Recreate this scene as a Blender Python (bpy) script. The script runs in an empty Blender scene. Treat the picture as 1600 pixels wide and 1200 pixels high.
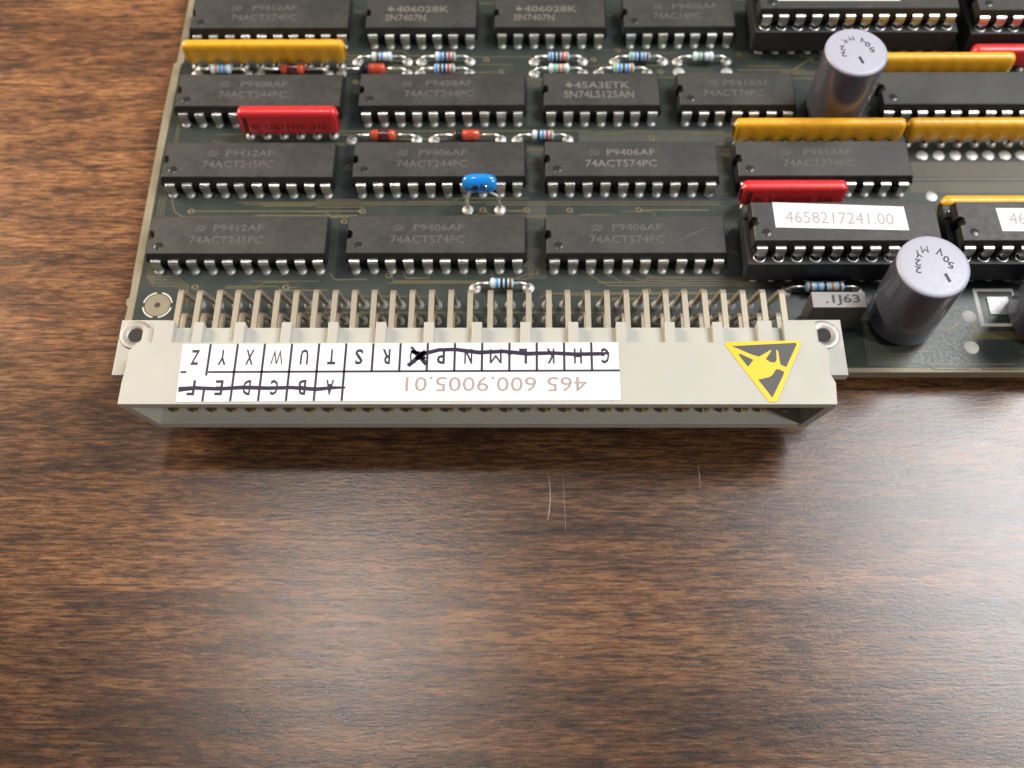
import bpy, bmesh, math, random
from mathutils import Matrix, Vector
random.seed(7)
S = 0.001                      # everything below is written in millimetres
scene = bpy.context.scene
COL = scene.collection
R = math.radians

# ------------------------------------------------------------------ camera
cd = bpy.data.cameras.new('camera')
cam = bpy.data.objects.new('camera', cd); COL.objects.link(cam)
cr = Vector((0.99995689, 0.00421629, -0.00827289))
cu = Vector((-0.00005522, 0.89364569, 0.44877319))
cb = -Vector((-0.00928519, 0.44875338, -0.89360740))
M = Matrix((cr, cu, cb)).transposed().to_4x4()
M.translation = Vector((51.37, -81.91, 127.15)) * S
cam.matrix_world = M
cd.sensor_fit = 'HORIZONTAL'; cd.sensor_width = 36; cd.lens = 1660 / 1600 * 36
cd.clip_start = 0.005; cd.clip_end = 20
cd.dof.use_dof = True; cd.dof.focus_distance = 0.134; cd.dof.aperture_fstop = 25
scene.camera = cam

# ------------------------------------------------------------------ world, lamps, exposure
w = bpy.data.worlds.new('World'); scene.world = w; w.use_nodes = True
bg = w.node_tree.nodes['Background']
bg.inputs[0].default_value = (0.80, 0.80, 0.82, 1); bg.inputs[1].default_value = 0.19

def area(name, d, dist, sx, sy, watts, col, target=(60, -5, 0)):
    l = bpy.data.lights.new(name, 'AREA'); l.shape = 'RECTANGLE'; l.size = sx; l.size_y = sy
    l.energy = watts; l.color = col
    o = bpy.data.objects.new(name, l); COL.objects.link(o)
    d = Vector(d).normalized(); t = Vector(target) * S
    o.location = t + d * dist
    o.rotation_euler = (-d).to_track_quat('-Z', 'Y').to_euler()
    return o
area('window_light', (0.50, 0.28, 0.81), 1.5, 0.60, 0.54, 29, (0.97, 0.985, 1.0))
area('front_lamp', (0.69, -0.33, 0.66), 1.4, 0.14, 0.14, 13, (1.0, 0.96, 0.90))
area('warm_lamp', (-0.78, 0.40, 0.50), 0.55, 0.16, 0.16, 6.6, (1.0, 0.82, 0.62), (0, 20, 0))
area('ceiling_light', (-0.17, 0.21, 0.95), 1.8, 0.13, 0.13, 7.0, (1.0, 0.965, 0.92))

vs = scene.view_settings
vs.view_transform = 'Standard'; vs.look = 'None'; vs.gamma = 1; vs.exposure = -0.57
vs.use_curve_mapping = False
scene.render.engine = 'CYCLES'
scene.render.resolution_x = 1024; scene.render.resolution_y = 768

# ------------------------------------------------------------------ materials
MATS = {}
def nodes(name):
    m = bpy.data.materials.new(name); m.use_nodes = True; MATS[name] = m
    nt = m.node_tree; b = nt.nodes['Principled BSDF']
    return m, nt, b
def N(nt, typ, **kw):
    n = nt.nodes.new(typ)
    for k, v in kw.items():
        if k in ('inp',):
            for kk, vv in v.items(): n.inputs[kk].default_value = vv
        else: setattr(n, k, v)
    return n
def coords(nt, scale=(1000, 1000, 1000), loc=(0, 0, 0), rot=(0, 0, 0)):
    tc = N(nt, 'ShaderNodeTexCoord'); mp = N(nt, 'ShaderNodeMapping')
    mp.inputs['Scale'].default_value = scale; mp.inputs['Location'].default_value = loc
    mp.inputs['Rotation'].default_value = rot
    nt.links.new(tc.outputs['Object'], mp.inputs['Vector']); return mp.outputs[0]
def noise(nt, vec, scale=1, detail=3, rough=.5, dist=0):
    n = N(nt, 'ShaderNodeTexNoise', inp={'Scale': scale, 'Detail': detail, 'Roughness': rough, 'Distortion': dist})
    nt.links.new(vec, n.inputs['Vector']); return n.outputs['Fac']
def ramp(nt, fac, stops):
    r = N(nt, 'ShaderNodeValToRGB'); el = r.color_ramp.elements
    while len(el) < len(stops): el.new(0.5)
    for e, (p, c) in zip(el, stops):
        e.position = p; e.color = (c, c, c, 1) if isinstance(c, (int, float)) else (*c, 1)
    nt.links.new(fac, r.inputs[0]); return r.outputs[0]
def mix(nt, fac, a, b, mode='MIX'):
    n = N(nt, 'ShaderNodeMix', data_type='RGBA', blend_type=mode)
    for sock, v in ((n.inputs['Factor'], fac), (n.inputs['A'], a), (n.inputs['B'], b)):
        if isinstance(v, bpy.types.NodeSocket): nt.links.new(v, sock)
        elif isinstance(v, (int, float)): sock.default_value = v
        else: sock.default_value = (*v, 1)
    return n.outputs['Result']
def bump(nt, b, h, dist, strength=1.0):
    n = N(nt, 'ShaderNodeBump', inp={'Strength': strength, 'Distance': dist})
    nt.links.new(h, n.inputs['Height']); nt.links.new(n.outputs[0], b.inputs['Normal'])
def simple(name, col, rough=.5, metal=0, spec=.5, var=.12, vs_=1.2, bmp=0, bs=8, coat=0, dust=0):
    m, nt, b = nodes(name)
    v = coords(nt)
    f = noise(nt, v, vs_, 4)
    c = mix(nt, f, tuple(x * (1 - var) for x in col), tuple(min(1, x * (1 + var)) for x in col))
    if dust:
        d = ramp(nt, noise(nt, v, 5.0, 5, .7), [(.58, 0), (.74, 1)])
        dm = N(nt, 'ShaderNodeMath', operation='MULTIPLY', inp={1: dust}); nt.links.new(d, dm.inputs[0])
        c = mix(nt, dm.outputs[0], c, (.34, .32, .29))
    nt.links.new(c, b.inputs['Base Color'])
    b.inputs['Roughness'].default_value = rough; b.inputs['Metallic'].default_value = metal
    b.inputs['Specular IOR Level'].default_value = spec
    b.inputs['Coat Weight'].default_value = coat; b.inputs['Coat Roughness'].default_value = .12
    rr = ramp(nt, noise(nt, v, vs_ * 2.3, 4), [(.3, max(0, rough - .08)), (.7, min(1, rough + .08))])
    nt.links.new(rr, b.inputs['Roughness'])
    if bmp: bump(nt, b, noise(nt, v, bs, 4), bmp * S)
    return m
def grime(m, col, lo, hi, amt, sc):
    nt = m.node_tree; b = nt.nodes['Principled BSDF']; src = b.inputs['Base Color'].links[0].from_socket
    f = ramp(nt, noise(nt, coords(nt), sc, 6, .75), [(lo, 0), (hi, amt)])
    nt.links.new(mix(nt, f, src, col), b.inputs['Base Color'])
m = simple('chip_plastic', (.017, .0165, .0158), .46, spec=.5, var=.25, vs_=.5, bmp=.014, bs=9)
nt = m.node_tree; b = nt.nodes['Principled BSDF']; src = b.inputs['Base Color'].links[0].from_socket    # dust on upward faces; its grey also paints tops as lit, fronts dark
gx = N(nt, 'ShaderNodeNewGeometry'); sz = N(nt, 'ShaderNodeSeparateXYZ'); nt.links.new(gx.outputs['True Normal'], sz.inputs[0])
up = ramp(nt, sz.outputs['Z'], [(.75, 0), (.95, 1)])
dv = coords(nt); fine = ramp(nt, noise(nt, dv, 5.5, 6, .75), [(.45, .10), (.59, .16), (.72, .75)]); slow = ramp(nt, noise(nt, dv, .22, 3), [(.3, .55), (.7, 1.15)])
nt.links.new(mix(nt, mix(nt, 1, mix(nt, 1, fine, slow, 'MULTIPLY'), up, 'MULTIPLY'), src, (.20, .19, .175)), b.inputs['Base Color'])
simple('chip_gloss', (.026, .025, .024), .24, spec=.5)
simple('chip_print', (.082, .078, .072), .6, var=.6, vs_=2.2)
simple('chip_print_bright', (.14, .132, .112), .6, var=.45, vs_=2.2)
simple('tin', (.74, .725, .70), .34, 1, var=.10, vs_=1.5)
simple('tin_dull', (.50, .49, .46), .42, 1, var=.22, vs_=2.5, bmp=.02, bs=4)
simple('solder', (.52, .52, .51), .50, .7, var=.12, vs_=2.0, bmp=.02, bs=1.6)
simple('tail_metal', (.40, .35, .27), .45, .55, var=.10, vs_=3, bmp=.01, bs=6)
simple('gold', (.95, .60, .20), .38, .9)
m = simple('connector_plastic', (.46, .450, .405), .44, var=.07, vs_=.12, bmp=.012, bs=6, dust=.0)
grime(m, (.26, .23, .17), .62, .80, .35, 3.2)
m.node_tree.nodes['Principled BSDF'].inputs['Subsurface Weight'].default_value = .45
m.node_tree.nodes['Principled BSDF'].inputs['Subsurface Radius'].default_value = (.0030, .0012, .0004)
simple('rivet_metal', (.38, .355, .33), .5, .8, bmp=.02, bs=3)
simple('hole_dark', (.012, .011, .010), .7)
simple('paper', (.71, .71, .715), .45, var=.02, bmp=.004, bs=10)
simple('ink', (.018, .018, .045), .5, var=.3)
simple('marker', (.022, .012, .04), .35, var=.6, vs_=1.6)
simple('stamp', (.34, .27, .27), .6, var=.5, vs_=6)
simple('smear', (.60, .64, .66), .5)
simple('label_print', (.36, .34, .34), .6, var=.3, vs_=3)
simple('sticker_yellow', (.74, .50, .010), .38, var=.03)
simple('sticker_grey', (.062, .060, .060), .45, var=.25, vs_=8)
simple('network_yellow', (.76, .385, .018), .36, var=.10, vs_=.9, bmp=.09, bs=1.1, coat=.15)
simple('network_red', (.60, .028, .032), .34, var=.08, coat=.15, bmp=.02, bs=1.2)
simple('red_print', (.10, .010, .012), .5)
simple('resistor_blue', (.42, .60, .74), .3, var=.08, coat=.3)
simple('band_white', (.74, .74, .70), .3); simple('band_black', (.015, .015, .02), .3)
simple('band_red', (.50, .03, .04), .3); simple('band_brown', (.20, .08, .03), .3)
simple('band_gold', (.36, .22, .06), .35); simple('band_green', (.20, .46, .26), .3)
simple('band_blue', (.10, .26, .62), .3); simple('band_orange', (.62, .22, .03), .3)
simple('diode_glass', (.52, .065, .028), .12, coat=.5, var=.3, vs_=1.5)
simple('diode_dark', (.075, .012, .018), .15, coat=.5)
simple('cap_sleeve', (.070, .072, .100), .30, var=.06, coat=.5)
simple('cap_top', (.40, .41, .50), .40, var=.03, bmp=.01)
simple('cap_print', (.03, .03, .04), .5)
simple('cap_rubber', (.02, .02, .02), .6)
simple('blue_coat', (.012, .235, .72), .16, coat=.5, var=.06)
simple('film_box_shaded', (.060, .054, .050), .5, var=.1); simple('film_top', (.27, .265, .265), .5, var=.06)  # grey film box: shade painted into its dark sides, top left grey
simple('socket_plastic', (.024, .025, .028), .45, var=.2)
simple('laminate', (.235, .205, .135), .5, var=.12, vs_=1.5, bmp=.03, bs=3)
simple('silk', (.62, .62, .58), .5, var=.15)
simple('trace', (.110, .094, .050), .36, var=.18, vs_=1.5)
simple('pour', (.060, .066, .055), .36, var=.15, vs_=1.0)
simple('pour_dark', (.018, .025, .026), .34, var=.2)
simple('via_hole', (.035, .022, .010), .6)
simple('scratch', (.30, .27, .24), .5, var=.6, vs_=1.5)
# solder mask: dark blue-green over a faint weave
m, nt, b = nodes('solder_mask')
v = coords(nt)
c = mix(nt, ramp(nt, noise(nt, v, .22, 5, .6), [(.3, 0), (.7, 1)]), (.022, .031, .028), (.042, .050, .043))
d = ramp(nt, noise(nt, v, 4.5, 5, .75), [(.60, 0), (.80, .35)])
nt.links.new(mix(nt, d, c, (.24, .25, .22)), b.inputs['Base Color'])
b.inputs['Roughness'].default_value = .33
wv = N(nt, 'ShaderNodeTexWave', wave_type='BANDS', inp={'Scale': 1.1, 'Distortion': .6}); nt.links.new(v, wv.inputs[0])
wv2 = N(nt, 'ShaderNodeTexWave', wave_type='BANDS', bands_direction='Y', inp={'Scale': 1.1, 'Distortion': .6}); nt.links.new(v, wv2.inputs[0])
bump(nt, b, mix(nt, .5, wv.outputs[0], wv2.outputs[0]), .004 * S)
# printed wood laminate of the table
m, nt, b = nodes('wood_laminate')
va = coords(nt, (7, 60, 1), rot=(0, 0, R(1.0)))            # broad bands along the grain
vb = coords(nt, (300, 2100, 1), rot=(0, 0, R(1.5)))        # short streaks
vc = coords(nt, (330, 3000, 1), rot=(0, 0, R(-2.0)))       # dark pores
vd = coords(nt, (60, 420, 1), rot=(0, 0, R(4.0)))          # figure
ve = coords(nt, (5200, 7000, 1))                           # print grain
big = noise(nt, va, 1, 4, .55, 1.2); st = noise(nt, vb, 1, 5, .68, .3); po = noise(nt, vc, 1, 4, .62, .2); fig = noise(nt, vd, 1, 5, .62, .8); sp = noise(nt, ve, 1, 2, .6)
def mth(op, a, bb):
    n = N(nt, 'ShaderNodeMath', operation=op)
    for i, x in enumerate((a, bb)):
        if isinstance(x, bpy.types.NodeSocket): nt.links.new(x, n.inputs[i])
        else: n.inputs[i].default_value = x
    return n.outputs[0]
t = mth('ADD', mth('MULTIPLY', big, .22), mth('ADD', mth('MULTIPLY', st, .30), mth('ADD', mth('MULTIPLY', fig, .26), mth('MULTIPLY', sp, .22))))
c = ramp(nt, t, [(.40, (.021, .0112, .0082)), (.46, (.064, .0288, .0142)), (.52, (.145, .0650, .0275)), (.60, (.245, .118, .050))])
c = mix(nt, ramp(nt, po, [(.51, 0), (.58, .72)]), c, (.026, .0165, .0135))
vg = coords(nt, (75, 1150, 1), loc=(3, 7, 0), rot=(0, 0, R(-1.5)))
c = mix(nt, ramp(nt, noise(nt, vg, 1, 6, .70, .3), [(.53, 0), (.61, .72)]), c, (.024, .0150, .0125))
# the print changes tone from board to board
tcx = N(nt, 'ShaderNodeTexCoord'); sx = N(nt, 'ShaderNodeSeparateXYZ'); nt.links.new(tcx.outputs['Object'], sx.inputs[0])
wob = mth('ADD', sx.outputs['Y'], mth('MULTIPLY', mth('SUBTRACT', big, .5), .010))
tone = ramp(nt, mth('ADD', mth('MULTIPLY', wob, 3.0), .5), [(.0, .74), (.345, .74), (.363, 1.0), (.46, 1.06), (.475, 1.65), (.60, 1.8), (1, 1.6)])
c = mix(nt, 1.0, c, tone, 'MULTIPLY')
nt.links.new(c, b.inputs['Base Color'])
b.inputs['Specular IOR Level'].default_value = .60
vf = coords(nt, (1300, 3000, 1))
grain = noise(nt, vf, 1, 4, .65)
nt.links.new(ramp(nt, st, [(.3, .20), (.7, .28)]), b.inputs['Roughness'])
bump(nt, b, mth('ADD', grain, mth('ADD', mth('MULTIPLY', sp, .50), mth('MULTIPLY', po, -.6))), .020 * S, 1.0)

# ------------------------------------------------------------------ mesh helpers (mm)
class MB:
    def __init__(s): s.v = []; s.f = []; s.m = []; s.sm = []; s.mats = []
    def mi(s, mat):
        if mat not in s.mats: s.mats.append(mat)
        return s.mats.index(mat)
    def add(s, vs, fs, mat, smooth=False, T=None):
        o = len(s.v); k = s.mi(mat)
        s.v += [tuple(T @ Vector(p)) if T else tuple(p) for p in vs]
        s.f += [tuple(o + i for i in f) for f in fs]; s.m += [k] * len(fs); s.sm += [smooth] * len(fs)
    def box(s, x0, x1, y0, y1, z0, z1, mat, b=0.0, T=None):
        if b <= 0:
            vs = [(x, y, z) for z in (z0, z1) for y in (y0, y1) for x in (x0, x1)]
            s.add(vs, [(0, 2, 3, 1), (4, 5, 7, 6), (0, 1, 5, 4), (2, 6, 7, 3), (0, 4, 6, 2), (1, 3, 7, 5)], mat, T=T); return
        bm = bmesh.new(); bmesh.ops.create_cube(bm, size=1)
        for v in bm.verts: v.co = Vector(((x0 + x1) / 2 + v.co.x * (x1 - x0), (y0 + y1) / 2 + v.co.y * (y1 - y0), (z0 + z1) / 2 + v.co.z * (z1 - z0)))
        bmesh.ops.bevel(bm, geom=bm.edges[:], offset=b, segments=2, affect='EDGES', profile=.5)
        s.bm(bm, mat, T=T)
    def bm(s, bm, mat, smooth=False, T=None):
        bm.verts.index_update(); s.add([v.co[:] for v in bm.verts], [[v.index for v in f.verts] for f in bm.faces], mat, smooth, T); bm.free()
    def lathe(s, prof, mat, n=32, c=(0, 0), smooth=True, cap=True, T=None):
        vs = []; fs = []
        for r, z in prof:
            for i in range(n): a = 2 * math.pi * i / n; vs.append((c[0] + r * math.cos(a), c[1] + r * math.sin(a), z))
        for j in range(len(prof) - 1):
            for i in range(n):
                k = (i + 1) % n; fs.append((j * n + i, j * n + k, j * n + n + k, j * n + n + i))
        s.add(vs, fs, mat, smooth, T)
        if cap:
            for j, fl in ((0, True), (len(prof) - 1, False)):
                if prof[j][0] > 1e-6:
                    ring = vs[j * n:(j + 1) * n]; s.add(ring, [tuple(range(n))[::-1] if fl else tuple(range(n))], mat, False, T)
    def tube(s, pts, r, mat, n=8, cap=True):
        pts = [Vector(p) for p in pts]; rs = r if isinstance(r, (list, tuple)) else [r] * len(pts)
        vs = []; fs = []; u = None
        for i, p in enumerate(pts):
            d = (pts[min(i + 1, len(pts) - 1)] - pts[max(i - 1, 0)]).normalized()
            if u is None: u = d.orthogonal().normalized()
            u = (u - d * u.dot(d)).normalized(); w_ = d.cross(u)
            for k in range(n):
                a = 2 * math.pi * k / n; vs.append(tuple(p + (u * math.cos(a) + w_ * math.sin(a)) * rs[i]))
        for i in range(len(pts) - 1):
            for k in range(n): kk = (k + 1) % n; fs.append((i * n + k, i * n + kk, i * n + n + kk, i * n + n + k))
        if cap: fs += [tuple(range(n))[::-1], tuple(range((len(pts) - 1) * n, len(pts) * n))]
        s.add(vs, fs, mat, True)
    def sweep(s, pts, ws, t, mat):
        """flat strip swept in the yz plane: pts (y,z), ws width in x, t thickness"""
        vs = []; fs = []
        for i, (y, z) in enumerate(pts):
            a = pts[max(i - 1, 0)]; c = pts[min(i + 1, len(pts) - 1)]
            dy, dz = c[0] - a[0], c[1] - a[1]; l = math.hypot(dy, dz); ny, nz = -dz / l, dy / l
            h = ws[i] / 2
            for sx, sn in ((-1, -1), (1, -1), (1, 1), (-1, 1)): vs.append((sx * h, y + ny * t / 2 * sn, z + nz * t / 2 * sn))
        for i in range(len(pts) - 1):
            for k in range(4): kk = (k + 1) % 4; fs.append((i * 4 + k, i * 4 + kk, i * 4 + 4 + kk, i * 4 + 4 + k))
        fs += [(3, 2, 1, 0), tuple(range(len(vs) - 4, len(vs)))]
        s.add(vs, fs, mat)
    def poly(s, pts, z, mat, h=0):
        n = len(pts); a = sum(pts[i][0] * pts[(i + 1) % n][1] - pts[(i + 1) % n][0] * pts[i][1] for i in range(n))
        if a < 0: pts = pts[::-1]
        if h <= 0: s.add([(x, y, z) for x, y in pts], [tuple(range(n))], mat); return
        s.add([(x, y, z) for x, y in pts] + [(x, y, z + h) for x, y in pts], [tuple(range(n))[::-1], tuple(range(n, 2 * n))] + [(i, (i + 1) % n, n + (i + 1) % n, n + i) for i in range(n)], mat)
    def line(s, pts, w_, z, mat, h=0):
        """flat polyline of width w_"""
        L = []; Rr = []
        for i, p in enumerate(pts):
            a = Vector(pts[max(i - 1, 0)]); c = Vector(pts[min(i + 1, len(pts) - 1)]); d = (c - a).normalized(); nrm = Vector((-d.y, d.x))
            ww = w_[i] if isinstance(w_, list) else w_
            if 0 < i < len(pts) - 1:
                e = (Vector(p) - a).normalized(); k = max(.5, abs(d.dot(e))); ww /= k
            L.append(Vector(p) + nrm * ww / 2); Rr.append(Vector(p) - nrm * ww / 2)
        for i in range(len(pts) - 1): s.poly([tuple(Rr[i]), tuple(Rr[i + 1]), tuple(L[i + 1]), tuple(L[i])], z, mat, h)
    def text(s, st, x, y, z, h, mat, wid=None, rot=0, align='l', bold=0, T=None):
        vs, fs, W = text_geo(st, bold); kx = h if wid is None else wid / max(W, 1e-6)
        ox = 0 if align == 'l' else -W * kx / 2
        ca, sa = math.cos(rot), math.sin(rot); oy = 0 if align == 'l' else -h / 2
        out = []
        for a, b_ in vs:
            px, py = a * kx + ox, b_ * h + oy; out.append((x + px * ca - py * sa, y + px * sa + py * ca, z))
        s.add(out, fs, mat, T=T)
    def mesh(s, name):
        me = bpy.data.meshes.new(name); me.from_pydata([(a * S, b_ * S, c_ * S) for a, b_, c_ in s.v], [], s.f)
        for mt in s.mats: me.materials.append(MATS[mt])
        me.polygons.foreach_set('material_index', s.m); me.polygons.foreach_set('use_smooth', s.sm); me.update(); return me
TG = {}
def text_geo(st, bold=0):
    if (st, bold) not in TG:
        cu_ = bpy.data.curves.new('t', 'FONT'); cu_.body = st; cu_.size = 1; cu_.resolution_u = 2; cu_.offset = bold
        o = bpy.data.objects.new('t', cu_); me = bpy.data.meshes.new_from_object(o)
        vs = [(v.co.x, v.co.y) for v in me.vertices]; fs = [tuple(p.vertices) for p in me.polygons]
        if vs:
            x0 = min(v[0] for v in vs); x1 = max(v[0] for v in vs)
            y1 = .73                                           # cap height of the built-in face
            vs = [((a - x0) / y1, b_ / y1) for a, b_ in vs]; W = (x1 - x0) / y1
        else: W = 1
        TG[(st, bold)] = (vs, fs, W); bpy.data.objects.remove(o); bpy.data.meshes.remove(me); bpy.data.curves.remove(cu_)
    return TG[(st, bold)]
TABLE_Z = -3.8
def obj(name, mesh, parent=None, loc=(0, 0, 0), rot=(0, 0, 0), label=None, category=None, group=None, kind=None):
    if isinstance(mesh, MB): mesh = mesh.mesh(name)
    o = bpy.data.objects.new(name, mesh); COL.objects.link(o)
    loc = Vector(loc)
    if parent is not None and parent is board: loc = loc - Vector((0, 0, TABLE_Z))
    o.location = loc * S; o.rotation_euler = rot; o.parent = parent
    for k, v_ in (('label', label), ('category', category), ('group', group), ('kind', kind)):
        if v_: o[k] = v_
    return o
board = None

# ------------------------------------------------------------------ table
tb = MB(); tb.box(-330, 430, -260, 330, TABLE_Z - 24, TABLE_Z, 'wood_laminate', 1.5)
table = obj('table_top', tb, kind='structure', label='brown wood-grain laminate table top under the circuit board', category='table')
for pts in ([(54.89, -29.6), (55.08, -31.5), (55.1, -33.0), (54.9, -34.8), (54.65, -36.1)], [(74.79, -27.85), (74.8, -29.6), (74.86, -31.74)]):
    mb = MB(); n = len(pts); mb.line(pts, [.03] + [.12] * (n - 2) + [.03], TABLE_Z + .01, 'scratch'); obj('scratch', mb, table)
mb = MB(); mb.line([(56.84, -29.4), (56.9, -33), (57.03, -37.4)], [.02, .05, .02], TABLE_Z + .01, 'scratch'); obj('scratch', mb, table)

# ------------------------------------------------------------------ circuit board
board = bpy.data.objects.new('circuit_board', None); COL.objects.link(board); board.location = (0, 0, TABLE_Z * S); board.empty_display_size = .01
board['label'] = 'dark green circuit board full of black chips with a long beige edge connector'; board['category'] = 'circuit board'
edge = [(-3.55, -16.28), (150, -16.28), (150, 75), (-3.3, 75), (-3.3, 39.2), (-3.75, 38.6), (-3.9, 30), (-3.85, 12), (-3.75, 0), (-3.6, -4.4), (-3.95, -4.8), (-3.9, -5.6), (-3.6, -6.0), (-3.7, -8.2)]
mb = MB(); mb.poly(edge, -1.6, 'laminate', 1.57); obj('substrate', mb, board)
mk = [(-2.75, -15.6), (150, -15.6), (150, 75), (-2.15, 75), (-2.2, 39), (-2.6, 38.5), (-2.75, 20), (-2.6, 0)]
mb = MB(); mb.poly(mk, -.02, 'solder_mask', .02); obj('solder_mask', mb, board)

# copper under the mask
pr_ = MB(); Z = .012
def PL(pts, wd=.22):
    global Z
    Z += .0002; pr_.line(pts, wd, Z, 'trace')
def H(y, x0, x1, wd=.22): PL([(x0, y), (x1, y)], wd)
for x0, x1, y0, y1, mt in [(24.9, 27.6, -1.5, 13, 'pour_dark'), (52.2, 54.9, -1.5, 12, 'pour'), (52.4, 54.6, 13.5, 22, 'pour'), (24.7, 27.3, 14, 36, 'pour_dark'), (52.2, 54.4, 26, 36, 'pour'),
                          (79.9, 82.6, 13, 21.5, 'pour'), (60, 82, 22.2, 25.0, 'pour'), (75, 81.2, 25, 26.0, 'pour_dark'), (98, 113, -15.3, -6, 'pour'), (112.6, 122, -11.25, -10.0, 'trace'),
                          (108.6, 150, 16.2, 18.9, 'trace'), (108.5, 150, 13.35, 15.2, 'trace'), (108.5, 150, 15.65, 15.95, 'trace')]:
    Z += .0002; pr_.poly([(x0, y0), (x1, y0), (x1, y1), (x0, y1)], Z - .008, mt)
for i in range(8): pr_.line([(108.6, 16.4 + i * .32), (150, 16.4 + i * .32)], .09, .010, 'pour_dark')
for i in range(6): pr_.line([(108.5, 13.5 + i * .3), (150, 13.5 + i * .3)], .08, .010, 'pour_dark')
PL([(3.04, 10.2), (28.1, 10.2)]); H(11.75, 9.5, 80.5, .2); H(11.38, 10.5, 43.6, .2); H(11.3, 46, 80.3, .18)
PL([(-.2, 12.3), (.6, 10.1), (1.9, 9.2), (39, 9.2), (41.5, 9.25)]); PL([(41.5, 9.25), (44.3, 9.3), (45.3, 10.0)]); PL([(46.1, 10.0), (47.0, 9.25), (77.6, 9.15), (80.6, 6.4)]); PL([(68.6, 10.3), (78.6, 10.3)], .26)
for k in range(3): PL([(-1.9 + .4 * k, 13.0), (-1.9 + .4 * k, 9.4 - .1 * k)], .16)
for k in range(4): PL([(-1.7 + .35 * k, 1.4), (-1.7 + .35 * k, -1.1 - .5 * k), (2.6, -1.1 - .5 * k), (4.4, -2.6 - .5 * k), (4.6, -6)], .16)
PL([(24.2, -.6), (25.0, -1.6), (29.6, -1.55)]); PL([(33, -.4), (33.2, -1.9), (48.9, -1.95), (53, -.5)]); PL([(34.6, -.3), (35, -1.35), (38.2, -1.35), (38.3, -.4)]); PL([(47.0, -.3), (47.4, -1.45), (52.3, -1.5), (53.2, -.5)])
for k in range(4): PL([(60.5 + 2.54 * k, -.5), (63.4 + 2.3 * k, -2.6 + .42 * k), (95, -2.6 + .42 * k)], .18)
H(-4.0, 60, 82, .2); H(-6.9, 20, 60, .16); H(-7.15, 20, 44, .16); PL([(53.8, -4.6), (55, -3.9), (66, -3.9)], .2); PL([(47, -5.6), (48.5, -7), (64, -7)], .2)
for k in range(7): H(.6 + .42 * k + (.5 if k > 3 else 0), 51.4, 56, .18)
for y in (5.6, 6.9, 7.3, 4.6): H(y, 51.5, 55.8, .16)
for y in (18.2, 19.1, 19.5, 21.4): H(y, 52, 55.2, .28)
for y in (18.0, 18.5, 20.3): H(y, 79.2, 82.6, .35)
for y in (24.9, 25.1): H(y, 20, 62, .14)
H(24.9, 63, 82, .18); H(38.0, 60, 74, .18); H(39.9, 38, 53, .16); H(36.2, 84, 98, .2); H(35.3, 76, 97, .25); H(39.6, 18, 28, .14); H(34.6, 24.6, 27.5, .14)
PL([(24.6, 17.6), (26.7, 19.6), (27, 21)], .2); PL([(25.2, 17.2), (27.2, 19.2), (27.5, 21)], .2); PL([(3.6, 20.5), (6.5, 23.0)], .2); PL([(4.5, 23.2), (8, 22.4), (25, 22.4)], .16); PL([(83.6, 1.2), (81.2, 3.4), (79.2, 3.4)], .2)
PL([(-1.3, 22), (-1.3, 26.5)], .14); PL([(-1.0, 22), (-1.0, 26.5)], .14); H(2.8, 79.4, 82, .2); PL([(96.6, 39.2), (94, 37.0)], .3)
PL([(107.9, -9.7), (110.3, -9.7), (111.9, -7.9), (113, -7.9)], .55); PL([(113.2, -8.2), (113.6, -10.3)], .9); H(-8.1, 96, 104, .3); H(-9.3, 96, 104, .3)
rt = random.Random(3)
for ya, yb, xs in ((8.5, 12.4, (0, 82)), (21.9, 25.9, (0, 82)), (35.0, 41.4, (20, 98)), (-5.2, -1.3, (6, 90)), (48, 70, (0, 140)), (-15.2, -12.8, (96, 148))):
    for k in range(int((yb - ya) * 3.2)):
        y = ya + (yb - ya) * rt.random(); x = rt.uniform(*xs); L_ = rt.uniform(3, 16); d_ = rt.choice((-1, 0, 1)) * rt.uniform(.4, 1.1)
        PL([(x, y), (x + L_ * .5, y), (x + L_ * .5 + abs(d_), y + d_), (x + L_, y + d_)] if d_ else [(x, y), (x + L_, y)], rt.choice((.16, .2, .24)))
obj('copper_traces', pr_, board, kind='stuff')
# silkscreen frame and tinned pad
mb = MB(); mb.line([(119.1, -9.0), (114.6, -9.0), (114.5, -3.4), (119.7, -3.4), (119.8, -5.6)], .5, .02, 'silk', .02); obj('silkscreen_outline', mb, board)
mb = MB(); mb.box(115.9, 118.9, -7.4, -4.5, 0, .16, 'solder', .07); obj('solder_pad', mb, board)
# alignment mark
mb = MB(); mb.lathe([(0, .02), (1.75, .02)], 'laminate', 32, cap=False)
for a0 in (100, 190, 280, 10): mb.line([(2.0 * math.cos(R(a0 + k * 11.5)), 2.0 * math.sin(R(a0 + k * 11.5))) for k in range(7)], .2, .02, 'silk', .015)
mb.lathe([(0, .03), (.42, .03)], 'via_hole', 16, cap=False)
obj('alignment_mark', mb, board, (.51, -5.75, 0), label='round bare alignment mark with a drilled centre beside the connector ear')
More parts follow.
